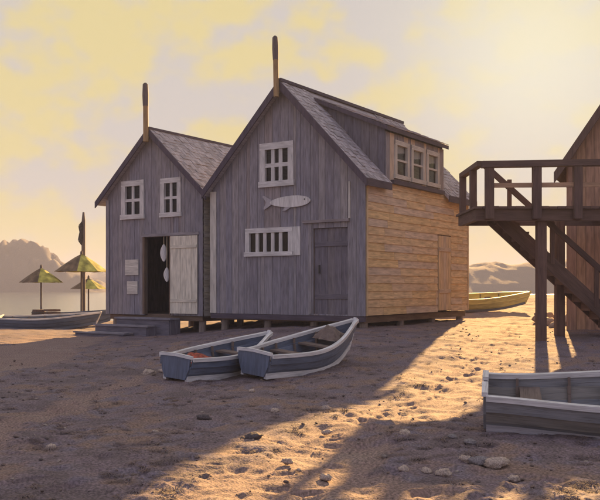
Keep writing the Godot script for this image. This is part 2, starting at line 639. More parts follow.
func window(parent: Node3D, xf: Transform3D, x0: float, y0: float, x1: float, y1: float, cols: int, rows: int, fw: float, bar: float, frame_mat: Material, curtain := false) -> void:
	var f := MB.new()
	var z0 := -0.03
	var z1 := 0.075
	f.span(Vector3(x0 - 0.02, y0, z0), Vector3(x0 + fw, y1, z1))
	f.span(Vector3(x1 - fw, y0, z0), Vector3(x1 + 0.02, y1, z1))
	f.span(Vector3(x0 - 0.02, y1 - fw, z0 - 0.002), Vector3(x1 + 0.02, y1 + 0.02, z1 + 0.004))
	f.span(Vector3(x0 - 0.05, y0 - 0.03, z0 - 0.002), Vector3(x1 + 0.05, y0 + fw * 0.8, z1 + 0.03))
	var o := obj("window", f, frame_mat, parent, xf)
	var ix0 := x0 + fw
	var ix1 := x1 - fw
	var iy0 := y0 + fw * 0.8
	var iy1 := y1 - fw
	for i in range(1, cols):
		var x := lerpf(ix0, ix1, float(i) / cols)
		var mb := MB.new()
		mb.span(Vector3(x - bar / 2, iy0, -0.012), Vector3(x + bar / 2, iy1, 0.05))
		obj("muntin", mb, frame_mat, o)
	for j in range(1, rows):
		var y := lerpf(iy0, iy1, float(j) / rows)
		var mb := MB.new()
		mb.span(Vector3(ix0, y - bar / 2, -0.015), Vector3(ix1, y + bar / 2, 0.053))
		obj("muntin", mb, frame_mat, o)
	for i in cols:
		for j in rows:
			var mb := MB.new()
			mb.span(Vector3(lerpf(ix0, ix1, float(i) / cols) + bar * 0.3, lerpf(iy0, iy1, float(j) / rows) + bar * 0.3, -0.006 + 0.001 * i), Vector3(lerpf(ix0, ix1, float(i + 1) / cols) - bar * 0.3, lerpf(iy0, iy1, float(j + 1) / rows) - bar * 0.3, 0.0 + 0.001 * i))
			obj("pane", mb, M.glass, o)
	if curtain:
		# a short white blind behind the upper glass, pleated
		var mb := MB.new()
		var n := 9
		var drop := (iy1 - iy0) * rng.randf_range(0.25, 0.42)
		for i in n:
			var xa := lerpf(ix0, ix1, float(i) / n)
			var xb := lerpf(ix0, ix1, float(i + 1) / n)
			var za := -0.04 if i % 2 else -0.06
			var zb := -0.06 if i % 2 else -0.04
			var da := drop * (1.0 - 0.35 * float(i) / n)
			mb.quad(Vector3(xa, iy1 - da, za), Vector3(xb, iy1 - da, zb), Vector3(xb, iy1, zb), Vector3(xa, iy1, za))
		obj("curtain", mb, plain(Color(.75, .75, .78), 0.9), o)


# wooden shingles over a slope; a: lower edge start, along: unit along the eave, up: unit up the slope
func shingles(parent: Node3D, a: Vector3, along: Vector3, up: Vector3, length: float, run: float, m: Material) -> void:
	var n := along.cross(up).normalized()
	if n.y < 0:
		n = -n
	var mbs := [MB.new(), MB.new(), MB.new()]
	var row := 0
	var s := 0.0
	while s < run:
		var t := -rng.randf() * 0.2
		var hh := minf(0.24, run - s + 0.02)
		while t < length:
			var w := rng.randf_range(0.14, 0.26)
			var t0 := clampf(t, 0, length)
			var t1 := clampf(t + w - 0.008, 0, length)
			if t1 - t0 > 0.03:
				var lift := 0.012 + 0.022 * pow(rng.randf(), 2.0)
				var c := a + along * ((t0 + t1) * 0.5) + up * (s + hh * 0.5 - 0.012 * rng.randf()) + n * lift
				var tilt := up.rotated(along, -0.05 if along.cross(up).y > 0 else 0.05)
				var nn := along.cross(tilt).normalized()
				var mb: MB = mbs[rng.randi() % 3]
				mb.uo = Vector2(rng.randf() * 9.0, rng.randf() * 9.0)
				mb.box(c, Vector3(t1 - t0, hh, 0.014), Basis(along, tilt, nn))
			t += w
		s += 0.19
		row += 1
	var c0: Color = m.albedo_color.srgb_to_linear()
	for i in 3:
		var o := obj("roof_shingles", mbs[i], wood(c0 * [0.82, 1.0, 1.14][i], 0.9), parent)
		o.set_meta("kind", "stuff")


# a slab of roof in the x, y plane from (x0, y0) at the ridge to (x1, y1) at the eave, thick downwards, running from z0 (front) to z1 (back, smaller)
func roof_slab(called: String, parent: Node3D, r: Vector2, e: Vector2, thick: float, z0: float, z1: float, m: Material) -> void:
	var mb := MB.new()
	var poly := PackedVector2Array([r, e, e + Vector2(0, -thick), r + Vector2(0, -thick)])
	if (e - r).x > 0:
		poly.reverse()
	mb.prism(poly, z1, z0)
	obj(called, mb, m, parent)


func piles(parent: Node3D, base: Node3D, spots: Array, top: float) -> void:
	for s in spots:
		var at := base.transform * Vector3(s[0], 0, s[1])
		var low := ground_height(at.x, -at.z) - 0.25
		var mb := MB.new()
		mb.uo = Vector2(rng.randf() * 5, rng.randf() * 5)
		mb.tube([Vector3(s[0], low - base.position.y, s[1]), Vector3(s[0] + 0.02, top, s[1])], [0.13, 0.12], 9)
		obj("pile", mb, M.pile, parent)


const YARD_TURN := 33.845   # how far both sheds are turned, degrees


func build_fish_house() -> void:
	var W := 5.58
	var L := 7.45
	var fl := 1.0
	var ev := 4.86
	var ay := 7.78
	var t := thing("fish_house", "tall gabled grey board fish house with ochre side wall and white fish sign", "building", spot(-2.776, 27.408), -deg_to_rad(YARD_TURN))
	var front := Transform3D(Basis(), Vector3.ZERO)
	var side := Transform3D(Basis(Vector3.UP, PI / 2), Vector3(W, 0, 0))
	var far_side := Transform3D(Basis(Vector3.UP, -PI / 2), Vector3(0, 0, -L))
	var back := Transform3D(Basis(Vector3.UP, PI), Vector3(W, 0, -L))
	var slope := (ay - ev) / (W / 2)
	var top := func(x: float) -> float: return ay - absf(x - W / 2) * slope
	var holes := [[1.9, 4.8, 3.12, 6.1], [1.34, 2.68, 3.38, 3.5], [3.84, fl - 0.1, 5.02, 3.44]]
	upright_boards("wall_backing", t, front, 0.02, W - 0.02, fl - 0.1, top, W / 2, holes, 1.4, [], true)
	upright_boards("wall_board", t, front, 0.0, W, fl - 0.14, top, W / 2, holes, 0.27, M.grey_boards)
	upright_boards("wall_backing", t, back, 0.02, W - 0.02, fl - 0.1, top, W / 2, [], 1.4, [], true)
	var flat := func(_x: float) -> float: return ev
	var dorm := func(x: float) -> float: return 6.3 if x > 1.2 and x < 5.35 else ev
	upright_boards("wall_backing", t, far_side, 0.1, L - 0.1, fl - 0.1, flat, -9, [], 2.0, [], true)
	upright_boards("wall_backing", t, side, 0.1, L - 0.1, fl - 0.1, flat, -9, [], 2.0, [], true)
	# the side wall of lapped boards, sun glow put into their ochre colour, with a plank door in it
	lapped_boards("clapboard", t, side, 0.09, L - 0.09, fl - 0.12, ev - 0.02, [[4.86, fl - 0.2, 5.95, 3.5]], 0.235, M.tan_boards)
	var dx := 4.93
	for i in 5:
		var mb := MB.new()
		mb.uo = Vector2(i * 1.7, i * 0.6)
		mb.span(Vector3(dx + i * 0.2, fl - 0.08, 0.004), Vector3(dx + i * 0.2 + 0.19, 3.42, 0.034))
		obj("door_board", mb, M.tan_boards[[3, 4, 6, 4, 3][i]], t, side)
	for y in [1.5, 2.9]:
		var mb := MB.new()
		mb.span(Vector3(dx + 0.02, y, 0.035), Vector3(dx + 0.97, y + 0.13, 0.06))
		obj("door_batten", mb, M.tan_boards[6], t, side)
	for c in [[0.0, 0.1], [L - 0.1, L]]:
		var mb := MB.new()
		mb.span(Vector3(c[0] + 0.002, fl - 0.13, 0.0), Vector3(c[1] - 0.002, ev - 0.03, 0.055))
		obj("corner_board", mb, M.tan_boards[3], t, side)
	var fb := MB.new()
	fb.span(Vector3(0.06, fl - 0.34, -L + 0.05), Vector3(W - 0.06, fl - 0.15, -0.05))
	obj("floor_frame", fb, M.brown_trim, t)
	var ps := []
	for i in 4:
		for j in 4:
			ps.append([lerpf(0.25, W - 0.2, i / 3.0), lerpf(-0.25, -L + 0.3, j / 3.0)])
	piles(t, t, ps, fl - 0.33)
	# roof: ridge along the depth, three pieces on the dormer's side
	var oh := 0.22
	var rx := W / 2
	var ry := ay + 0.13
	var el := Vector2(-oh, ry - (rx + oh) * slope)
	var er := Vector2(W + oh, ry - (rx + oh) * slope)
	var flush := Vector2(W - 0.03, ry - (rx - 0.03) * slope)
	roof_slab("roof_slope", t, Vector2(rx, ry), el, 0.12, 0.3, -L - 0.3, M.roof[0])
	roof_slab("roof_slope", t, Vector2(rx, ry), er, 0.12, 0.3, -1.2, M.roof[0])
	roof_slab("roof_slope", t, Vector2(rx, ry), flush, 0.12, -1.202, -5.32, M.roof[0])
	roof_slab("roof_slope", t, Vector2(rx, ry), er, 0.12, -5.322, -L - 0.3, M.roof[0])
	var run := Vector2(rx + oh, (rx + oh) * slope).length()
	var ur := Vector3(-1, slope, 0).normalized()
	var ul := Vector3(1, slope, 0).normalized()
	shingles(t, Vector3(er.x, er.y, 0.3), Vector3(0, 0, -1), ur, 1.5, run, M.roof[0])
	shingles(t, Vector3(er.x, er.y, -5.5), Vector3(0, 0, -1), ur, L - 5.2, run, M.roof[0])
	shingles(t, Vector3(el.x, el.y, 0.3), Vector3(0, 0, -1), ul, L + 0.6, run, M.roof[0])
	for s in [-1, 1]:
		var mb := MB.new()
		var e := Vector2(rx + s * (rx + oh + 0.02), er.y - 0.02)
		var poly := PackedVector2Array([Vector2(rx, ry + 0.035), Vector2(rx, ry - 0.24), Vector2(e.x, e.y - 0.2), Vector2(e.x, e.y + 0.035)])
		if s < 0:
			poly.reverse()
		mb.prism(poly, 0.302, 0.345)
		obj("barge_board", mb, M.dark_trim, t)
	var ca := MB.new()
	ca.span(Vector3(rx - 0.1, ry - 0.02, -L - 0.31), Vector3(rx + 0.1, ry + 0.07, 0.35))
	obj("ridge_cap", ca, M.dark_trim, t)
	var ea := MB.new()
	ea.span(Vector3(er.x - 0.01, er.y - 0.19, -1.2), Vector3(er.x + 0.03, er.y + 0.02, 0.3))
	obj("eave_board", ea, M.dark_trim, t)
	ea = MB.new()
	ea.span(Vector3(er.x - 0.01, er.y - 0.19, -L - 0.3), Vector3(er.x + 0.03, er.y + 0.02, -5.33))
	obj("eave_board", ea, M.dark_trim, t)
	# the shed dormer
	var dt := 6.34
	var up := func(_x: float) -> float: return dt
	var dh := [[1.75, 5.02, 2.68, 6.14], [2.86, 5.02, 3.79, 6.14], [3.97, 5.02, 4.9, 6.14]]
	upright_boards("wall_backing", t, side.translated_local(Vector3(0, 0, -0.02)), 1.26, 5.28, ev - 0.25, up, -9, dh, 2.0, [], true)
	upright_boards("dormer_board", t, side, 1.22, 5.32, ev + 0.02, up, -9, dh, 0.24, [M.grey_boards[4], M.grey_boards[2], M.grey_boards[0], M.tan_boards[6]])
	for h in dh:
		window(t, side, h[0], h[1], h[2], h[3], 1, 2, 0.12, 0.06, M.cream_boards[1], true)
	var si := MB.new()
	si.span(Vector3(1.5, 4.8, 0.02), Vector3(5.15, 4.92, 0.16))
	obj("dormer_sill", si, M.dark_trim, t, side)
	var din := Vector2(3.15, ry - (3.15 - rx) * slope)
	var dout := Vector2(W + 0.17, dt + 0.05)
	var dsl := (din.y - dout.y) / (dout.x - din.x)
	roof_slab("dormer_roof", t, din + Vector2(0, 0.08), dout + Vector2(0, 0.08), 0.13, -1.06, -5.44, M.dark_trim)
	shingles(t, Vector3(dout.x, dout.y + 0.08, -1.06), Vector3(0, 0, -1), Vector3(din.x - dout.x, din.y - dout.y, 0).normalized(), 4.38, (din - dout).length(), M.roof[0])
	for z in [-1.22, -5.3]:
		var x := 3.3
		while x < W - 0.02:
			var xb := minf(x + 0.29, W - 0.01)
			var lo := func(v: float) -> float: return ry - (v - rx) * slope - 0.02
			var hi := func(v: float) -> float: return dout.y + (dout.x - v) * dsl - 0.04
			var mb := MB.new()
			mb.uo = Vector2(rng.randf() * 9, rng.randf() * 9)
			mb.prism(PackedVector2Array([Vector2(x + 0.004, lo.call(x)), Vector2(xb - 0.004, lo.call(xb)), Vector2(xb - 0.004, hi.call(xb)), Vector2(x + 0.004, maxf(hi.call(x), lo.call(x) + 0.02))]), z - 0.03, z)
			obj("cheek_board", mb, M.door[rng.randi() % 3], t)
			x = xb
	# windows of the front
	window(t, front, 1.9, 4.8, 3.12, 6.1, 3, 2, 0.18, 0.12, M.white)
	window(t, front, 1.34, 2.68, 3.08, 3.5, 5, 1, 0.13, 0.11, M.white)
	var sh := MB.new()
	sh.span(Vector3(3.1, 2.66, 0.0), Vector3(3.38, 3.52, 0.062))
	obj("shutter", sh, M.white, t)
	# big plank door with a ledge and an upright trim coloured pale as if sunlit
	for i in 5:
		var mb := MB.new()
		mb.uo = Vector2(i * 2.3, i * 0.7)
		mb.span(Vector3(3.845 + i * 0.235, fl - 0.1, -0.07), Vector3(3.845 + i * 0.235 + 0.229, 3.43, -0.035 + 0.006 * (i % 2)))
		obj("door_board", mb, M.door[i % 3], t)
	for y in [1.35, 2.9]:
		var mb := MB.new()
		mb.span(Vector3(3.87, y, -0.028), Vector3(5.0, y + 0.14, 0.0))
		obj("door_batten", mb, M.door[1], t)
	var dha := MB.new()
	dha.span(Vector3(4.0, 2.1, -0.027), Vector3(4.05, 2.35, 0.03))
	obj("door_handle", dha, M.iron, t)
	var le := MB.new()
	le.span(Vector3(3.5, 3.6, 0.02), Vector3(5.1, 3.68, 0.12))
	obj("door_ledge", le, M.grey_boards[4], t)
	le = MB.new()
	le.span(Vector3(5.06, 3.69, 0.03), Vector3(5.12, 4.75, 0.06))
	obj("trim", le, M.cream_boards[1], t)
	le = MB.new()
	le.span(Vector3(3.68, fl - 0.1, 0.03), Vector3(3.79, 3.59, 0.06))
	obj("trim", le, M.grey_boards[2], t)
	var co := MB.new()
	co.span(Vector3(W - 0.16, fl - 0.13, 0.041), Vector3(W + 0.05, ev - 0.1, 0.075))
	obj("corner_board", co, M.grey_boards[5], t)
	co = MB.new()
	co.span(Vector3(-0.1, fl - 0.13, 0.041), Vector3(0.14, ev - 0.1, 0.075))
	obj("corner_board", co, M.cream_boards[1], t)  # added pale strip standing in for the shed wall in sun
	var sk := MB.new()
	sk.span(Vector3(-0.06, fl - 0.3, 0.02), Vector3(W + 0.05, fl - 0.15, 0.09))
	obj("sill_beam", sk, M.dark_trim, t)
	mast(t, Vector3(rx - 0.02, ry - 0.5, 0.42), 9.2, 0.085, -0.05)


func mast(t: Node3D, base: Vector3, top: float, r: float, lean: float) -> void:
	var mid := base + Vector3(lean * 0.5, (top - base.y) * 0.62, 0)
	var tip := Vector3(base.x + lean, top, base.z)
	var mb := MB.new()
	mb.tube([base, mid], [r, r * 0.95], 9)
	obj("ridge_pole", mb, M.mast, t)
	mb = MB.new()
	mb.tube([mid, lerp(mid, tip, 0.5), tip, tip + Vector3(0, 0.05, 0)], [r * 1.02, r * 1.15, r * 0.95, r * 0.4], 9)
	obj("pole_tip", mb, M.mast_dark, t)


func build_bait_shed() -> void:
	var W := 4.44
	var L := 6.6
	var fl := 0.86
	var ev := 4.92
	var ay := 6.98
	var t := thing("bait_shed", "narrow gabled grey board shed with an open cream door above wooden steps", "building", spot(-6.883, 30.473), -deg_to_rad(YARD_TURN))
	var front := Transform3D()
	var side := Transform3D(Basis(Vector3.UP, PI / 2), Vector3(W, 0, 0))
	var far_side := Transform3D(Basis(Vector3.UP, -PI / 2), Vector3(0, 0, -L))
	var back := Transform3D(Basis(Vector3.UP, PI), Vector3(W, 0, -L))
	var slope := (ay - ev) / (W / 2)
	var top := func(x: float) -> float: return ay - absf(x - W / 2) * slope
	var holes := [[0.75, 4.1, 1.8, 5.4], [2.62, 4.1, 3.5, 5.37], [1.84, fl - 0.1, 3.02, 3.42]]
	upright_boards("wall_backing", t, front, 0.02, W - 0.02, fl - 0.1, top, W / 2, holes, 1.4, [], true)
	upright_boards("wall_board", t, front, 0.0, W, fl - 0.12, top, W / 2, holes, 0.26, M.shed_boards)
	upright_boards("wall_backing", t, back, 0.02, W - 0.02, fl - 0.1, top, W / 2, [], 1.4, [], true)
	var flat := func(_x: float) -> float: return ev
	upright_boards("wall_backing", t, side, 0.1, L - 0.1, fl - 0.1, flat, -9, [], 2.0, [], true)
	upright_boards("wall_backing", t, far_side, 0.1, L - 0.1, fl - 0.1, flat, -9, [], 2.0, [], true)
	lapped_boards("clapboard", t, side, 0.02, L, fl - 0.12, ev - 0.06, [], 0.2, M.cream_boards)  # sunlight on this side wall put into the pale board colour
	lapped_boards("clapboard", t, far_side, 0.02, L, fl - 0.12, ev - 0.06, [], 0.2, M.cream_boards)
	var fb := MB.new()
	fb.span(Vector3(0.06, fl - 0.3, -L + 0.05), Vector3(W - 0.06, fl - 0.13, -0.05))
	obj("floor_frame", fb, M.brown_trim, t)
	var fi := MB.new()
	fi.span(Vector3(0.1, fl - 0.128, -L + 0.1), Vector3(W - 0.1, fl - 0.09, -0.1))
	obj("floor", fi, M.brown_trim, t)
	var ps := []
	for i in 3:
		for j in 4:
			ps.append([lerpf(0.2, W - 0.2, i / 2.0), lerpf(-0.2, -L + 0.3, j / 3.0)])
	piles(t, t, ps, fl - 0.3)
	var oh := 0.34
	var rx := W / 2
	var ry := ay + 0.12
	var el := Vector2(-oh, ry - (rx + oh) * slope)
	var er := Vector2(W + oh, el.y)
	roof_slab("roof_slope", t, Vector2(rx, ry), el, 0.1, 0.26, -L - 0.25, M.roof[0])
	roof_slab("roof_slope", t, Vector2(rx, ry), er, 0.1, 0.26, -L - 0.25, M.roof[0])
	var run := Vector2(rx + oh, (rx + oh) * slope).length()
	shingles(t, Vector3(er.x, er.y, 0.26), Vector3(0, 0, -1), Vector3(-1, slope, 0).normalized(), L + 0.5, run, M.roof[0])
	shingles(t, Vector3(el.x, el.y, 0.26), Vector3(0, 0, -1), Vector3(1, slope, 0).normalized(), L + 0.5, run, M.roof[0])
	for s in [-1, 1]:
		var mb := MB.new()
		var ex: float = rx + s * (rx + oh + 0.02)
		var poly := PackedVector2Array([Vector2(rx, ry + 0.035), Vector2(rx, ry - 0.2), Vector2(ex, er.y - 0.2), Vector2(ex, er.y + 0.02)])
		if s < 0:
			poly.reverse()
		mb.prism(poly, 0.262, 0.305)
		obj("barge_board", mb, M.dark_trim, t)
	var ca := MB.new()
	ca.span(Vector3(rx - 0.09, ry - 0.02, -L - 0.26), Vector3(rx + 0.09, ry + 0.06, 0.31))
	obj("ridge_cap", ca, M.dark_trim, t)
	window(t, front, 0.75, 4.1, 1.8, 5.4, 2, 2, 0.17, 0.1, M.white)
	window(t, front, 2.62, 4.1, 3.5, 5.37, 2, 2, 0.15, 0.09, M.white)
	# door: frame, and the cream leaf swung back flat against the wall
	for f in [[1.76, fl - 0.1, 1.85, 3.5], [3.0, fl - 0.1, 3.06, 3.5]]:
		var mb := MB.new()
		mb.span(Vector3(f[0], f[1], -0.06), Vector3(f[2], f[3], 0.07))
		obj("door_post", mb, M.brown_trim, t)
	var hd := MB.new()
	hd.span(Vector3(1.74, 3.43, -0.05), Vector3(4.34, 3.53, 0.1))
	obj("door_header", hd, M.shed_boards[2], t)
	for i in 5:
		var mb := MB.new()
		mb.uo = Vector2(i * 1.3, i * 0.5)
		mb.span(Vector3(3.08 + i * 0.238, fl - 0.05, 0.062), Vector3(3.08 + i * 0.238 + 0.232, 3.41, 0.1 + 0.004 * (i % 2)))
		obj("door_board", mb, M.cream, t)
	for y in [1.2, 3.0]:
		var mb := MB.new()
		mb.span(Vector3(3.1, y, 0.105), Vector3(4.25, y + 0.1, 0.13))
		obj("door_batten", mb, M.cream, t)
	for c in [[-0.04, 0.11, 2], [W - 0.11, W + 0.04, 1]]:
		var mb := MB.new()
		mb.span(Vector3(c[0], fl - 0.12, 0.042), Vector3(c[1], ev - 0.12, 0.07))
		obj("corner_board", mb, M.shed_boards[c[2]], t)
	mast(t, Vector3(rx, ry - 0.45, 0.37), 8.6, 0.095, -0.03)
	# pale boards nailed to the wall
	for b in [[0.92, 2.12, 1.56, 2.66, "square whitewashed board nailed up beside the dark doorway, the upper one"], [1.02, 1.46, 1.52, 1.9, "small whitewashed board nailed low beside the dark doorway"]]:
		var mb := MB.new()
		mb.span(Vector3(b[0], b[1], 0.044), Vector3(b[2], b[3], 0.075))
		var o := obj("notice_board", mb, M.cream_boards[1], null, t.transform)
		tag(o, b[4], "board", "whitewashed boards on the shed")
	# floats hung in the doorway
	for b in [[2.72, 2.86, 0.29, 0.13, "long white fishing float hanging highest in the shed doorway"], [2.86, 2.12, 0.24, 0.12, "white fishing float hanging lower in the shed doorway"]]:
		var fnode := thing("fishing_float", b[4], "float", t.transform * Vector3(b[0], b[1], 0.02), t.rotation.y, "floats hung in the doorway")
		var mb := MB.new()
		var pts := []
		var rad := []
		for i in 9:
			var v := i / 8.0
			pts.append(Vector3(0, lerpf(-b[2], b[2], v), 0))
			rad.append(b[3] * pow(sin(PI * clampf(v, 0.03, 0.97)), 0.6))
		mb.tube(pts, rad, 12)
		obj("float_body", mb, M.white, fnode)
		mb = MB.new()
		mb.tube([Vector3(0, b[2], 0), Vector3(0, 3.42 - b[1], 0)], [0.012, 0.012], 5)
		obj("rope", mb, M.rope, fnode)
	# steps
	var st := thing("wooden_steps", "weathered grey plank steps climbing to the open shed door", "steps", t.position, t.rotation.y)
	var k := 0
	for s in [[0.95, 3.5, 0.1, 0.62, 0.66], [0.35, 2.9, 0.62, 1.05, 0.42], [-0.15, 2.3, 1.05, 1.5, 0.18]]:
		for j in 2:
			var z0 := lerpf(s[2], s[3], j / 2.0)
			var z1 := lerpf(s[2], s[3], (j + 1) / 2.0) - 0.012
			var mb := MB.new()
			mb.uo = Vector2(k * 1.1, k * 0.37)
			mb.span(Vector3(s[0], s[4] - 0.05, z0), Vector3(s[1] + 0.04 * j, s[4] + 0.006 * j, z1))
			obj("tread", mb, M.shed_boards[k % 5], st)
			k += 1
		var mb2 := MB.new()
		mb2.span(Vector3(s[0] + 0.06, -0.25, s[3] - 0.1), Vector3(s[1] - 0.06, s[4] - 0.052, s[3] - 0.06))
		obj("riser", mb2, M.door[1], st)
		for x in [s[0] + 0.02, s[1] - 0.08]:
			mb2 = MB.new()
			mb2.span(Vector3(x, -0.25, s[2] - 0.06), Vector3(x + 0.06, s[4] - 0.051, s[3] - 0.1))
			obj("stringer", mb2, M.door[1], st)


func build_fish_sign() -> void:
	var base := Transform3D(Basis(Vector3.UP, -deg_to_rad(YARD_TURN)), spot(-2.776, 27.408))
	var t := thing("fish_sign", "white painted wooden fish sign fixed between the two windows", "sign", base * Vector3(2.95, 4.28, 0.05), -deg_to_rad(YARD_TURN))
	var body := PackedVector2Array()
	var n := 22
	for i in n:
		var a := TAU * i / n
		var x := 0.74 * cos(a)
		var y := 0.2 * sin(a) * (1.0 - 0.28 * (0.5 - 0.5 * cos(a)))
		body.append(Vector2(x + 0.08, y + 0.03 * (1.0 - cos(a)) * 0.0))
	var mb := MB.new()
	mb.prism(body, 0.0, 0.05)
	obj("fish_body", mb, M.white, t)
	mb = MB.new()
	mb.prism(PackedVector2Array([Vector2(-0.6, -0.06), Vector2(-0.86, -0.2), Vector2(-0.9, -0.17), Vector2(-0.8, 0.02), Vector2(-0.94, 0.2), Vector2(-0.9, 0.23), Vector2(-0.6, 0.08)]), 0.004, 0.046)
	obj("tail_fin", mb, M.boat_lilac, t)
	mb = MB.new()
	mb.prism(PackedVector2Array([Vector2(-0.1, -0.16), Vector2(-0.2, -0.27), Vector2(-0.08, -0.27), Vector2(0.12, -0.17)]), 0.004, 0.042)
	obj("belly_fin", mb, M.boat_lilac, t)
	mb = MB.new()
	mb.tube([Vector3(0.62, 0.04, 0.05), Vector3(0.62, 0.04, 0.06)], [0.025, 0.022], 8)
	obj("eye", mb, M.iron, t)


func build_brown_house() -> void:
	var turn := 25.0
	var W := 6.2
	var L := 8.0
	var fl := 0.3
	var ev := 5.15
	var ay := 9.7
	var t := thing("brown_house", "tall dark brown board house with a steep roof behind the deck", "building", spot(7.5, 23.8), -deg_to_rad(turn))
	var slope := (ay - ev) / (W / 2)
	var top := func(x: float) -> float: return ay - absf(x - W / 2) * slope
	var flat := func(_x: float) -> float: return ev
	var holes := [[1.3, 3.5, 2.3, 5.5]]
	var front := Transform3D()
	upright_boards("wall_backing", t, front, 0.02, W - 0.02, fl - 0.1, top, W / 2, holes, 1.4, [], true)
	upright_boards("wall_board", t, front, 0.0, W, fl - 0.1, top, W / 2, holes, 0.24, M.house_boards)
	upright_boards("wall_backing", t, Transform3D(Basis(Vector3.UP, PI), Vector3(W, 0, -L)), 0.02, W - 0.02, fl - 0.1, top, W / 2, [], 1.4, [], true)
	upright_boards("wall_backing", t, Transform3D(Basis(Vector3.UP, PI / 2), Vector3(W, 0, 0)), 0.1, L - 0.1, fl - 0.1, flat, -9, [], 2.0, [], true)
	upright_boards("wall_backing", t, Transform3D(Basis(Vector3.UP, -PI / 2), Vector3(0, 0, -L)), 0.1, L - 0.1, fl - 0.1, flat, -9, [], 2.0, [], true)
	upright_boards("wall_board", t, Transform3D(Basis(Vector3.UP, -PI / 2), Vector3(0, 0, -L)), 0.0, L, fl - 0.1, flat, -9, [], 0.26, M.house_boards)
	for i in 4:
		var mb := MB.new()
		mb.span(Vector3(1.305 + i * 0.25, 3.5, -0.06), Vector3(1.305 + i * 0.25 + 0.243, 5.49, -0.03))
		obj("door_board", mb, M.deck[i % 3], t)
	var oh := 0.3
	var rx := W / 2
	var ry := ay + 0.14
	var el := Vector2(-oh, ry - (rx + oh) * slope)
	var er := Vector2(W + oh, el.y)
	roof_slab("roof_slope", t, Vector2(rx, ry), el, 0.14, 0.35, -L - 0.3, M.deck[0])
	roof_slab("roof_slope", t, Vector2(rx, ry), er, 0.14, 0.35, -L - 0.3, M.deck[0])
	shingles(t, Vector3(el.x, el.y, 0.35), Vector3(0, 0, -1), Vector3(1, slope, 0).normalized(), L + 0.6, Vector2(rx + oh, (rx + oh) * slope).length(), M.deck[2])
	for s in [-1, 1]:
		var mb := MB.new()
		var ex: float = rx + s * (rx + oh + 0.02)
		var poly := PackedVector2Array([Vector2(rx, ry + 0.05), Vector2(rx, ry - 0.32), Vector2(ex, er.y - 0.28), Vector2(ex, er.y + 0.03)])
		if s < 0:
			poly.reverse()
		mb.prism(poly, 0.352, 0.4)
		obj("barge_board", mb, M.deck[1], t)
	var pl := MB.new()
	pl.span(Vector3(0.05, -0.4, -L + 0.05), Vector3(W - 0.05, fl - 0.102, -0.05))
	obj("footing", pl, M.dark_stone, t)


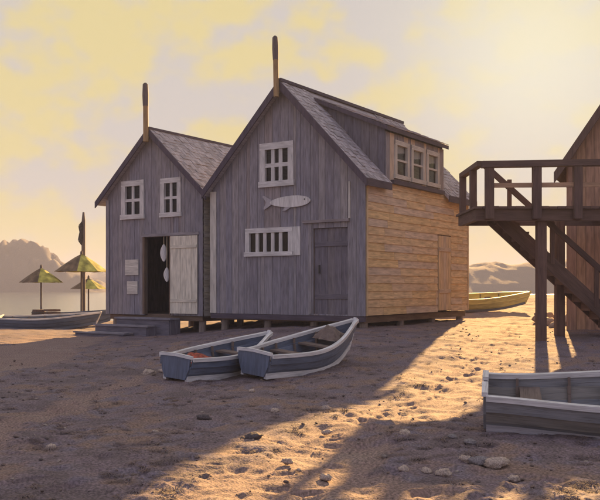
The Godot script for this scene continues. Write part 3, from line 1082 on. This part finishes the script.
func build_deck() -> void:
	# raised deck in front of the brown house, its stair going down beneath it
	var g := 0.42
	var t := thing("raised_deck", "dark timber deck on posts with heavy railing and a stair down", "deck", spot(4.25, 20.5, g))
	var fl := 3.64 - g
	var far := -2.3
	var wide := 5.3
	var add := func(called: String, a: Vector3, b: Vector3, k: int) -> void:
		var mb := MB.new()
		mb.uo = Vector2(k * 0.77, k * 0.31)
		mb.span(a, b)
		obj(called, mb, M.deck[k % 3], t)
	add.call("beam", Vector3(0.0, fl - 0.34, -0.12), Vector3(wide, fl - 0.06, 0.0), 0)
	add.call("beam", Vector3(0.0, fl - 0.3, far), Vector3(wide, fl - 0.06, far + 0.12), 1)
	add.call("beam", Vector3(0.0, fl - 0.32, far + 0.125), Vector3(0.12, fl - 0.06, -0.125), 2)
	var k := 0
	var x := -0.06
	while x < wide:
		var back := far - 0.05
		if x > 0.75 and x < 3.5:
			back = -0.62
		add.call("deck_board", Vector3(x, fl - 0.055, back), Vector3(x + 0.19, fl + 0.004 * (k % 3), 0.09), k)
		x += 0.2
		k += 1
	add.call("joist", Vector3(0.72, fl - 0.26, -0.7), Vector3(3.6, fl - 0.06, -0.6), 2)
	# railing
	for px in [0.3, 1.44, 2.42, 3.5, 4.6]:
		add.call("rail_post", Vector3(px - 0.1, fl - 0.3, 0.003), Vector3(px + 0.1, fl + 1.0, 0.16), int(px * 3))
	var mb := MB.new()
	mb.bar(Vector3(0.12, fl + 1.0, 0.07), Vector3(wide, fl + 1.09, 0.07), 0.24, 0.15)
	obj("hand_rail", mb, M.deck[1], t)
	mb = MB.new()
	mb.bar(Vector3(0.3, fl + 0.5, 0.08), Vector3(wide, fl + 0.54, 0.08), 0.06, 0.11)
	obj("middle_rail", mb, M.house_boards[2], t)
	for z in [-0.85, far + 0.1]:
		add.call("rail_post", Vector3(0.02, fl, z - 0.08), Vector3(0.18, fl + 1.0, z + 0.08), 1)
	mb = MB.new()
	mb.bar(Vector3(0.1, fl + 1.04, 0.0), Vector3(0.1, fl + 1.04, far), 0.16, 0.12)
	obj("hand_rail", mb, M.deck[2], t)
	# posts down to the ground
	for p in [[1.62, -0.2], [2.5, -1.6], [3.55, -0.22], [4.9, -0.2]]:
		var low := ground_height(4.25 + p[0], 20.5 - p[1]) - g - 0.2
		add.call("post", Vector3(p[0] - 0.11, low, p[1] - 0.11), Vector3(p[0] + 0.11, fl - 0.06, p[1] + 0.11), int(p[0] * 7))
	# stair
	var top := Vector3(0.8, fl - 0.02, 0)
	var n := 14
	var low_y := ground_height(4.25 + 4.2, 21.7) - g
	var bottom := Vector3(3.95, low_y + 0.05, 0)
	for z in [-0.78, -1.6]:
		mb = MB.new()
		mb.bar(Vector3(top.x - 0.1, top.y - 0.12, z), Vector3(bottom.x, bottom.y, z), 0.07, 0.34)
		obj("stringer", mb, M.deck[0], t)
	for i in n:
		var v := (i + 0.5) / n
		var c := top.lerp(bottom, v)
		add.call("stair_tread", Vector3(c.x - 0.13, c.y - 0.03, -1.56), Vector3(c.x + 0.14, c.y + 0.02, -0.82), i)
		add.call("stair_riser", Vector3(c.x - 0.13, c.y - 0.2, -1.55), Vector3(c.x - 0.105, c.y - 0.032, -0.83), i + 1)
	for z in [-0.76]:
		for v in [0.06, 0.4, 0.75]:
			var c := top.lerp(bottom, v)
			add.call("baluster", Vector3(c.x - 0.05, c.y - 0.1, z - 0.04), Vector3(c.x + 0.05, c.y + 0.95, z + 0.04), 2)
		mb = MB.new()
		mb.bar(Vector3(0.35, fl + 1.12, z), Vector3(bottom.x, bottom.y + 1.0, z), 0.1, 0.13)
		obj("hand_rail", mb, M.deck[1], t)


# ------------------------------------------------------------------ boats
func boat(called: String, label: String, at: Vector3, turn: float, L: float, B: float, hs: float, hb: float, mats: Array, low: Material, rim: Material, heel: float, pitch := 0.0, group := "") -> Node3D:
	var t := thing(called, label, "boat", at, 0.0, group)
	t.basis = Basis(Vector3.UP, -deg_to_rad(turn)) * Basis(Vector3.RIGHT, deg_to_rad(pitch)) * Basis(Vector3.BACK, deg_to_rad(heel))
	var N := 20
	var half := func(v: float) -> float:
		return maxf(0.025, B * 0.5 * (1.0 - pow(maxf(0.0, (v - 0.38) / 0.62), 2.3)) * lerpf(0.62, 1.0, smoothstep(0.0, 0.45, v)))
	var gun := func(v: float) -> float: return hs + (hb - hs) * pow(v, 2.4) + 0.05 * pow(1.0 - v, 3.0)
	var chi := func(v: float) -> float: return 0.05 + 0.32 * hb * pow(maxf(0.0, (v - 0.4) / 0.6), 2.2) + 0.05 * pow(1.0 - v, 2.0)
	var zz := func(v: float) -> float: return (0.5 - v) * L - 0.12 * pow(v, 6.0)
	# a point on the side: v along, w from chine (0) to gunwale (1), off outwards
	var side := func(v: float, w: float, s: float, off: float) -> Vector3:
		var b: float = half.call(v)
		var c := b * 0.7
		var flare := sin(w * PI * 0.5)
		return Vector3(s * (lerpf(c, b, flare) + off), lerpf(chi.call(v), gun.call(v), w), zz.call(v) - 0.22 * w * pow(v, 8.0))
	for s in [-1.0, 1.0]:
		for j in 3:
			var rings := []
			for i in N + 1:
				var v := float(i) / N
				var wa := j / 3.0 - (0.06 if j else 0.0)
				var wb := (j + 1) / 3.0
				var off := 0.02 * j
				var ring := PackedVector3Array([side.call(v, wa, s, off + 0.014), side.call(v, wb, s, off), side.call(v, wb, s, off - 0.02), side.call(v, wa, s, off - 0.012)])
				if s > 0:
					ring.reverse()
				rings.append(ring)
			var mb := MB.new()
			mb.uo = Vector2(rng.randf() * 9, rng.randf() * 9)
			mb.loft(rings)
			obj("hull_plank", mb, mats[j % mats.size()] if j else mats[0], t)
		for spec in [["gunwale", 1.0, 0.035, 0.03, 0.035], ["chine_rail", 0.03, 0.03, 0.05, 0.03]]:
			var rings := []
			for i in N + 1:
				var v := float(i) / N
				var p: Vector3 = side.call(v, spec[1], s, 0.03 if spec[1] > 0.5 else 0.012)
				var ring := PackedVector3Array([p + Vector3(-spec[2], -spec[3], 0), p + Vector3(-spec[2], spec[3], 0), p + Vector3(spec[2], spec[3], 0), p + Vector3(spec[2], -spec[3], 0)])
				rings.append(ring)
			var mb := MB.new()
			mb.loft(rings)
			obj(spec[0], mb, rim if spec[0] == "gunwale" else low, t)
		for i in 5:
			var v := 0.1 + 0.17 * i
			var mb := MB.new()
			for q in 4:
				mb.bar(side.call(v, q / 4.0, s, -0.035), side.call(v, (q + 1) / 4.0 * 0.97, s, -0.035), 0.04, 0.03)
			obj("rib", mb, M.boat_inside, t)
	var rings := []
	for i in N + 1:
		var v := float(i) / N
		var c: float = half.call(v) * 0.7
		var y: float = chi.call(v) + 0.004
		var z: float = zz.call(v)
		rings.append(PackedVector3Array([Vector3(-c, y, z), Vector3(-c, y + 0.025, z), Vector3(c, y + 0.025, z), Vector3(c, y, z)]))
	var bt := MB.new()
	bt.loft(rings)
	obj("bottom", bt, M.boat_inside, t)
	# transom with a sculling notch
	var b0: float = half.call(0.0)
	var y0: float = chi.call(0.0)
	var y1: float = gun.call(0.0)
	bt = MB.new()
	var nd := -0.05 if called == "old_dinghy" else 0.05
	bt.prism(PackedVector2Array([Vector2(-b0 * 0.7, y0), Vector2(b0 * 0.7, y0), Vector2(b0 * 0.93, lerpf(y0, y1, 0.5)), Vector2(b0, y1 + 0.03), Vector2(0.09, y1 + 0.05), Vector2(0.06, y1 + nd), Vector2(-0.06, y1 + nd), Vector2(-0.09, y1 + 0.05), Vector2(-b0, y1 + 0.03), Vector2(-b0 * 0.93, lerpf(y0, y1, 0.5))]), L * 0.5 - 0.01, L * 0.5 + 0.03)
	obj("transom", bt, mats[0], t)
	for s in [-1.0, 1.0]:
		bt = MB.new()
		bt.bar(Vector3(s * (0.1 if nd < 0.0 else 0.001), y1 + 0.06, L * 0.5 + 0.012), Vector3(s * (b0 + 0.03), y1 + 0.04, L * 0.5 + 0.012), 0.07, 0.05)
		obj("transom_cap", bt, rim, t)
	for v in [0.14, 0.42, 0.68]:
		var w: float = half.call(v) * 0.93
		var y: float = lerpf(chi.call(v), gun.call(v), 0.68)
		bt = MB.new()
		bt.box(Vector3(0, y, zz.call(v)), Vector3(w * 2.0, 0.035, 0.24))
		obj("thwart", bt, M.boat_inside, t)
	bt = MB.new()
	bt.bar(Vector3(0, chi.call(1.0) - 0.03, zz.call(1.0) - 0.01), Vector3(0, gun.call(1.0) + 0.05, zz.call(1.0) - 0.24), 0.07, 0.07)
	obj("stem", bt, rim, t)
	return t


func build_boats() -> void:
	var a := boat("rowing_boat", "small dark blue rowing boat with white rims and a red cloth inside", on_ground(-1.48, 15.6, 0.03), 30, 2.6, 1.0, 0.4, 0.68, M.boat_blue, M.boat_white, M.boat_white, -5.0, 1.0, "skiffs drawn up before the fish house")
	var b := boat("rowing_boat", "longer dark blue rowing boat with high white bow, tarpaulin in its bow", on_ground(0.03, 16.0, 0.03), 35, 2.95, 1.1, 0.42, 0.86, M.boat_blue, M.boat_white, M.boat_white, -6.0, 1.5, "skiffs drawn up before the fish house")
	# crumpled cloth on the stern seat
	cloth_heap("red_cloth", "crumpled red cloth lying in the smaller blue rowing boat", "cloth", a, Vector3(-0.1, 0.32, 0.7), 0.5, 0.34, 0.17, M.red, 3)
	cloth_heap("tarpaulin", "dark brown tarpaulin heaped in the high bow of the blue boat", "tarpaulin", b, Vector3(0.0, 0.55, -0.95), 0.55, 0.3, 0.26, M.boat_inside, 8)
	boat("old_dinghy", "old olive grey dinghy with white gunwales beside the pale rocks", on_ground(3.95, 9.6, 0.02), 103, 3.6, 1.5, 0.46, 0.72, M.boat_grey, M.boat_lilac, M.boat_white, -9.0, 0.0)
	boat("yellow_skiff", "yellow skiff lying on the painted sun streak behind the fish house", on_ground(7.1, 34.6, -0.02), 82, 4.0, 1.5, 0.5, 0.75, M.boat_yellow, M.boat_blue[0], M.boat_yellow[0], -8.0)
	boat("moored_dinghy", "dark dinghy with bright white rim drawn up below the umbrellas", on_ground(-11.0, 37.0, 0.02), 84, 3.9, 1.5, 0.5, 0.74, M.boat_blue, M.boat_blue[0], M.boat_white, -5.0, 0.0, "dinghies under the umbrellas")
	boat("moored_dinghy", "dark dinghy half hidden between the white rimmed one and the umbrella poles", on_ground(-10.5, 39.3, 0.02), 80, 3.0, 1.3, 0.6, 0.8, M.boat_blue, M.boat_blue[0], M.boat_blue[1], -3.0, 0.0, "dinghies under the umbrellas")


func cloth_heap(called: String, label: String, category: String, on: Node3D, at: Vector3, w: float, dpt: float, hgt: float, m: Material, sd: int) -> void:
	var rows := []
	for i in 17:
		var line := PackedVector3Array()
		var v := i / 16.0
		for j in 17:
			var u := j / 16.0
			var e := pow(maxf(0.0, sin(PI * u) * sin(PI * v)), 0.55)
			var r := 1.0 + 0.3 * noise_a.get_noise_2d(u * 7.0 + sd * 13, v * 7.0)
			line.append(Vector3((u - 0.5) * w * r, hgt * e * (0.85 + 0.5 * noise_a.get_noise_2d(u * 3.0 + sd, v * 3.0)), (v - 0.5) * dpt * 2.0 * r))
		rows.append(line)
	var mb := MB.new()
	mb.sheet(rows)
	var o := obj(called, mb, m, null, on.transform * Transform3D(Basis(), at))
	tag(o, label, category)


# ------------------------------------------------------------------ umbrellas, pole
func umbrella(label: String, at: Vector3, r: float, apex: float, drop: float, turn: float) -> void:
	var t := thing("beach_umbrella", label, "umbrella", at, turn, "umbrellas by the water")
	var mb := MB.new()
	mb.tube([Vector3(0, -0.3, 0), Vector3(0, apex - 0.03, 0)], [0.05, 0.035], 8)
	obj("pole", mb, M.mast_dark, t)
	mb = MB.new()
	mb.tube([Vector3(0, apex - 0.02, 0), Vector3(0, apex + 0.1, 0), Vector3(0, apex + 0.16, 0)], [0.06, 0.05, 0.01], 8)
	obj("finial", mb, M.mast_dark, t)
	for i in 8:
		var rows := []
		for a in 5:
			var line := PackedVector3Array()
			var f := a / 4.0
			for c in 5:
				var g := c / 4.0
				var ang := TAU * (i + g) / 8.0
				var sag := 0.05 * sin(PI * g) * f
				line.append(Vector3(cos(ang) * r * f * (1.0 - sag), apex - drop * pow(f, 1.15) - sag * 0.5, -sin(ang) * r * f * (1.0 - sag)))
			rows.append(line)
		mb = MB.new()
		mb.sheet(rows)
		obj("canopy_panel", mb, M.umbrella_shade_brown if i in [3, 4, 5] else M.umbrella_lit_yellow, t)  # lit and shaded sides given by panel colour
	for i in 8:
		var ang := TAU * i / 8.0
		mb = MB.new()
		mb.tube([Vector3(0, apex - 0.06, 0), Vector3(cos(ang) * r, apex - drop - 0.03, -sin(ang) * r)], [0.012, 0.01], 4)
		obj("rib", mb, M.mast_dark, t)


func build_shore() -> void:
	umbrella("widest umbrella coloured brown for shade and yellow for sun beside the tall pole", on_ground(-10.55, 41.0), 1.28, 3.4, 0.85, 0.1)
	umbrella("lone umbrella coloured brown for shade and yellow for sun farthest from the shed", on_ground(-12.25, 40.2), 1.0, 2.75, 0.68, 0.15)
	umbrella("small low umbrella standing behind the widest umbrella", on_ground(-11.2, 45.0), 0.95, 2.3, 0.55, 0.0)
	var p := on_ground(-10.9, 42.7)
	var t := thing("tall_pole", "tall dark wooden pole with a furled dark banner at its top", "pole", p)
	var mb := MB.new()
	mb.tube([Vector3(0, -0.4, 0), Vector3(0.02, 5.2, 0), Vector3(0.02, 5.6, 0)], [0.12, 0.09, 0.05], 9)
	obj("pole", mb, M.mast_dark, t)
	mb = MB.new()
	mb.tube([Vector3(-0.06, 3.95, 0.05), Vector3(-0.1, 4.2, 0.06), Vector3(-0.07, 4.6, 0.06), Vector3(-0.09, 4.9, 0.05), Vector3(-0.02, 5.15, 0.04)], [0.03, 0.15, 0.1, 0.14, 0.03], 9)
	obj("furled_banner", mb, M.tarp, t)
	crate("dark slatted crate on the ground beside the barrel", on_ground(-11.2, 38.4), 0.3, 0.8, 0.5)
	crate("wide slatted crate standing alone between the dinghies and the shed", on_ground(-10.1, 38.2), -0.4, 0.9, 0.55)
	crate("small slatted crate stacked on top of the crate by the barrel", on_ground(-11.2, 38.4, -0.5), 0.7, 0.6, 0.35)
	# a barrel by the dinghies
	var q := on_ground(-11.9, 38.7)
	t = thing("barrel", "squat dark barrel standing behind the white rimmed dinghy", "barrel", q)
	mb = MB.new()
	mb.tube([Vector3(0, -0.05, 0), Vector3(0, 0.22, 0), Vector3(0, 0.5, 0), Vector3(0, 0.78, 0)], [0.27, 0.33, 0.33, 0.27], 14)
	obj("staves", mb, M.deck[1], t)
	for y in [0.1, 0.62]:
		mb = MB.new()
		mb.tube([Vector3(0, y, 0), Vector3(0, y + 0.05, 0)], [0.325, 0.33], 14)
		obj("hoop", mb, M.iron, t)


func crate(label: String, at: Vector3, turn: float, w: float, h: float) -> void:
	var t := thing("fish_crate", label, "crate", at, turn, "crates by the dinghies")
	for s in [-1.0, 1.0]:
		for j in 3:
			var y := h * (j + 0.5) / 3.0
			var mb := MB.new()
			mb.box(Vector3(0, y, s * w * 0.35), Vector3(w, h * 0.27, 0.03))
			obj("slat", mb, M.deck[j], t)
			mb = MB.new()
			mb.box(Vector3(s * (w * 0.5 - 0.015), y, 0), Vector3(0.028, h * 0.26, w * 0.7 - 0.034))
			obj("slat", mb, M.deck[(j + 1) % 3], t)
	var mb := MB.new()
	mb.box(Vector3(0, h * 0.04, 0), Vector3(w - 0.06, 0.03, w * 0.66))
	obj("bottom", mb, M.deck[0], t)


# ------------------------------------------------------------------ rocks and litter on the ground
func rock_mesh(sd: int, squash: float) -> ArrayMesh:
	var s := SphereMesh.new()
	s.radial_segments = 18
	s.rings = 10
	s.radius = 0.5
	s.height = 1.0
	var arr := s.get_mesh_arrays()
	var vs: PackedVector3Array = arr[Mesh.ARRAY_VERTEX]
	for i in vs.size():
		var d := vs[i].normalized()
		var r := 0.5 * (1.0 + 0.5 * noise_c.get_noise_3d(d.x * 2.0 + sd * 9.0, d.y * 2.0, d.z * 2.0) + 0.18 * noise_c.get_noise_3d(d.x * 6.0, d.y * 6.0 + sd, d.z * 6.0))
		var p := d * r
		p.y = p.y * squash
		p.x *= 1.25
		vs[i] = p
	arr[Mesh.ARRAY_VERTEX] = vs
	arr[Mesh.ARRAY_TANGENT] = null
	var m := ArrayMesh.new()
	m.add_surface_from_arrays(Mesh.PRIMITIVE_TRIANGLES, arr)
	var st := SurfaceTool.new()
	st.create_from(m, 0)
	st.generate_normals()
	return st.commit()


func build_rocks() -> void:
	var meshes := []
	for i in 6:
		meshes.append(rock_mesh(i + 1, [0.6, 0.7, 0.5, 0.65, 0.55, 0.8][i]))
	# x, depth, size, label, group
	var list := [
		[1.81, 7.87, .2, "largest pale oblong rock on the earth before the old dinghy", "", 2, 0],
		[1.57, 8.05, .105, "small pale rock beside the largest oblong rock", "", 1, 0],
		[1.68, 7.95, .15, "low grey stone pressed against the pale oblong rock", "", 4, 1],
		[1.28, 7.6, .115, "broad pale rock paired with a smaller one beside the painted sun streak", "", 3, 0],
		[1.15, 7.7, .085, "smaller pale rock paired with a broad one beside the painted sun streak", "", 5, 0],
		[1.84, 7.3, .1, "small pinkish stone alone on the earth before the oblong rock", "", 0, 0],
		[.94, 7.7, .09, "pale stone at the edge of the painted sun streak", "stones beside the sand track", 5, 0],
		[1.155, 9.35, .11, "pale stone at the edge of the painted sun streak", "stones beside the sand track", 1, 0],
		[1.75, 8.75, .12, "grey stone half sunk in the earth by the dinghy", "grey stones beside the track", 2, 1],
		[1.62, 9.05, .1, "grey stone half sunk in the earth by the dinghy", "grey stones beside the track", 4, 1],
		[.22, 7.3, .1, "pale stone lying on the painted sun streak", "stones on the sand track", 0, 0],
		[-.12, 7.9, .09, "pale stone lying on the painted sun streak", "stones on the sand track", 3, 0],
		[.3, 9.6, .1, "pale stone lying on the painted sun streak", "stones on the sand track", 2, 0],
		[-2.72, 15.3, .2, "pale stone at the stern of the smaller blue boat", "stones at the blue boat", 1, 0],
		[-2.52, 15.75, .16, "pale stone at the stern of the smaller blue boat", "stones at the blue boat", 4, 0],
		[-.33, 11.1, .11, "little white stone on the earth before the boats", "white stones before the boats", 0, 0],
		[.35, 11.3, .1, "little white stone on the earth before the boats", "white stones before the boats", 5, 0],
		[-1.65, 9.7, .08, "little white stone on the earth before the boats", "white stones before the boats", 2, 0],
		[-.75, 13.2, .1, "little white stone on the earth before the boats", "white stones before the boats", 3, 0],
		[-2.55, 8.7, .09, "little white stone on the earth before the boats", "white stones before the boats", 1, 0],
		[-.5, 9.1, .16, "dark stone sunk in the earth before the boats", "dark stones before the boats", 2, 2],
		[-1.2, 10.6, .14, "dark stone sunk in the earth before the boats", "dark stones before the boats", 4, 2],
		[8.05, 28.0, .62, "large pale boulder behind the deck posts", "boulders behind the deck", 1, 0],
		[7.75, 26.6, .5, "large pale boulder behind the deck posts", "boulders behind the deck", 3, 0],
		[8.6, 26.9, .6, "large pale boulder behind the deck posts", "boulders behind the deck", 5, 0],
		[7.5, 24.9, .4, "large pale boulder behind the deck posts", "boulders behind the deck", 0, 0],
	]
	for r in list:
		var o := MeshInstance3D.new()
		o.mesh = meshes[r[5]]
		o.material_override = [M.rock, M.rock_grey, M.dark_stone][r[6]]
		o.name = numbered("boulder" if r[2] > 0.3 else "stone")
		add_child(o)
		o.position = on_ground(r[0], r[1], -r[2] * 0.14)
		o.rotation = Vector3(rng.randf_range(-.15, .15), rng.randf() * TAU, rng.randf_range(-.15, .15))
		o.scale = Vector3.ONE * r[2]
		tag(o, r[3], "boulder" if r[2] > 0.3 else "stone", r[4])
	# uncountable: pebbles and dried weed
	var places := func(n: int, near: float, far: float) -> Array:
		var out := []
		while out.size() < n:
			var d := lerpf(near, far, pow(rng.randf(), 1.6))
			var x := rng.randf_range(-0.4, 0.4) * d * 1.05
			out.append(Vector2(x, d))
		return out
	var mm := MultiMesh.new()
	mm.transform_format = MultiMesh.TRANSFORM_3D
	mm.use_colors = true
	mm.mesh = rock_mesh(31, 0.6)
	var pts: Array = places.call(3200, 5.0, 26.0).filter(func(p): return rng.randf() > 0.75 * sun_streak(p.x, p.y))
	mm.instance_count = pts.size()
	for i in pts.size():
		var p: Vector2 = pts[i]
		var s := 0.01 + 0.04 * pow(rng.randf(), 3.5)
		var b := Basis.from_euler(Vector3(rng.randf() * 0.5, rng.randf() * TAU, rng.randf() * 0.5)).scaled(Vector3.ONE * s)
		mm.set_instance_transform(i, Transform3D(b, on_ground(p.x, p.y, -s * 0.1)))
		var v := rng.randf()
		mm.set_instance_color(i, Color(.5, .42, .36) if v > 0.88 else Color(.16, .13, .13).lerp(Color(.3, .22, .18), rng.randf()))
	var mi := MultiMeshInstance3D.new()
	mi.multimesh = mm
	var pm := mottled(Color.WHITE, 0.9, 2.0)
	pm.vertex_color_use_as_albedo = true
	mi.material_override = pm
	mi.name = "pebbles"
	add_child(mi)
	mi.set_meta("kind", "stuff")
	tag(mi, "small pebbles strewn over the ground and its painted sun streaks", "pebbles")
	# dried weed: flat tufts of thin blades
	var tuft := MB.new()
	for i in 26:
		var a := rng.randf() * TAU
		var l := rng.randf_range(0.4, 1.0)
		var c := Vector3(cos(a), 0, sin(a)) * rng.randf() * 0.35
		var dir := Vector3(cos(a + rng.randf_range(-1, 1)), 0, sin(a + rng.randf_range(-1, 1))).normalized()
		var sd := dir.cross(Vector3.UP) * 0.03
		var mid := c + dir * l * 0.5 + Vector3(0, 0.14 + 0.24 * rng.randf(), 0)
		var tip := c + dir * l + Vector3(0, 0.03 + 0.2 * rng.randf(), 0)
		tuft.quad(c - sd, c + sd, mid + sd, mid - sd)
		tuft.quad(mid - sd, mid + sd, tip + sd * 0.2, tip - sd * 0.2)
	mm = MultiMesh.new()
	mm.transform_format = MultiMesh.TRANSFORM_3D
	mm.use_colors = true
	mm.mesh = tuft.st.commit()
	var spots := []
	for p in places.call(6500, 5.0, 30.0):
		if noise_a.get_noise_2d(p.x * 1.3 + 90, p.y * 1.3) > 0.08 and sun_streak(p.x, p.y) < 0.3:
			spots.append(p)
	mm.instance_count = spots.size()
	for i in spots.size():
		var p: Vector2 = spots[i]
		var s := rng.randf_range(0.04, 0.13)
		var b := Basis(Vector3.UP, rng.randf() * TAU).scaled(Vector3(s, s * rng.randf_range(0.3, 0.7), s))
		mm.set_instance_transform(i, Transform3D(b, on_ground(p.x, p.y, 0.004)))
		mm.set_instance_color(i, Color(.13, .1, .11).lerp(Color(.22, .15, .11), pow(rng.randf(), 2.0)))
	mi = MultiMeshInstance3D.new()
	mi.multimesh = mm
	var wm := plain(Color.WHITE, 0.9)
	wm.vertex_color_use_as_albedo = true
	mi.material_override = wm
	mi.name = "dried_weed"
	add_child(mi)
	mi.set_meta("kind", "stuff")
	tag(mi, "dark dried weed matted in patches over the earth", "weed")


# ------------------------------------------------------------------ sky
func sky_image(sun: Vector3) -> Image:
	var w := 3072
	var h := 1536
	var img := Image.create_empty(w, h, false, Image.FORMAT_RGBF)
	var n := FastNoiseLite.new()
	n.seed = 5
	n.frequency = 1.0
	n.fractal_octaves = 4
	var yellow := Color(.75, .635, .32)
	var lilac := Color(.60, .565, .55)
	var glow := Color(.93, .885, .70)
	var away := Color(.47, .48, .64)
	for y in h:
		var el := PI * (0.5 - (y + 0.5) / h)
		if el < -0.1:
			img.fill_rect(Rect2i(0, y, w, h - y), Color(.3 * 0.229, .26 * 0.229, .24 * 0.229))
			break
		for x in w:
			var az := TAU * (x + 0.5) / w
			var d := Vector3(sin(az) * cos(el), sin(el), -cos(az) * cos(el))
			var ang := rad_to_deg(d.angle_to(sun))
			var m := n.get_noise_3d(d.x * 5.0, d.y * 9.0, d.z * 5.0)
			var m2 := n.get_noise_3d(d.x * 14.0 + 9.0, d.y * 20.0, d.z * 14.0)
			var c := yellow.lerp(lilac, smoothstep(-0.4, 0.4, 0.9 * m + 0.7 * m2 + 0.3 * n.get_noise_3d(d.x * 30.0, d.y * 40.0, d.z * 30.0) - 0.02))
			c = c.lerp(glow, 0.8 * exp(-pow(ang / 7.5, 2.0)))
			c = c.lerp(Color(.76, .69, .40), 0.55 * exp(-pow(rad_to_deg(el) / 4.0, 2.0)) * smoothstep(70.0, 20.0, ang))
			var k := smoothstep(32.0, 95.0, ang)
			c = c.lerp(Color(away.r, away.g, away.b) * (1.0 + 0.25 * m), k)
			if el < 0.0:
				c = c.lerp(Color(.3, .26, .24), smoothstep(0.0, -0.1, el))
			img.set_pixel(x, y, Color(c.r * 0.229, c.g * 0.229, c.b * 0.229))
	return img


func _ready() -> void:
	rng.seed = 7
	noise_a.seed = 3
	noise_a.frequency = 0.6
	noise_a.fractal_octaves = 3
	noise_b.seed = 4
	noise_b.frequency = 0.6
	noise_b.fractal_octaves = 3
	noise_c.seed = 8
	noise_c.frequency = 0.6
	noise_c.fractal_octaves = 4
	# camera: level, the lens shifted upwards
	var cam := Camera3D.new()
	cam.name = "camera"
	add_child(cam)
	cam.position = Vector3(0, EYE, 0)
	cam.projection = Camera3D.PROJECTION_FRUSTUM
	cam.near = 0.1
	cam.far = 6000.0
	cam.size = 500.0 / FOCAL * cam.near
	cam.frustum_offset = Vector2(0, 37.0 / FOCAL * cam.near)
	cam.current = true
	# sky and exposure
	var az := deg_to_rad(SUN_TURN)
	var el := deg_to_rad(SUN_RISE)
	var sun_dir := Vector3(sin(az) * cos(el), sin(el), -cos(az) * cos(el))
	var env := Environment.new()
	env.background_mode = Environment.BG_SKY
	var pano := PanoramaSkyMaterial.new()
	pano.panorama = ImageTexture.create_from_image(sky_image(sun_dir))
	env.sky = Sky.new()
	env.sky.sky_material = pano
	env.tonemap_mode = Environment.TONE_MAPPER_LINEAR
	env.tonemap_exposure = 4.4
	env.sdfgi_enabled = true
	env.ssao_enabled = true
	env.ssil_enabled = true
	env.fog_enabled = true
	env.fog_density = 0.0011
	env.fog_light_color = Color(.83, .87, 1.0)
	var we := WorldEnvironment.new()
	we.name = "environment"
	we.environment = env
	add_child(we)
	# sun: low, behind and to one side
	var sun := DirectionalLight3D.new()
	sun.name = "sun"
	sun.light_energy = 1.6
	sun.light_color = Color(1.0, .78, .5)
	sun.light_angular_distance = 0.6
	sun.shadow_enabled = true
	sun.basis = Basis.looking_at(-sun_dir)
	add_child(sun)
	make_textures()
	make_materials()
	# the lie of the land
	build_ground()
	build_water()
	build_hills()
	# buildings
	build_fish_house()
	build_bait_shed()
	build_brown_house()
	build_deck()
	# things
	build_fish_sign()
	build_boats()
	build_shore()
	build_rocks()
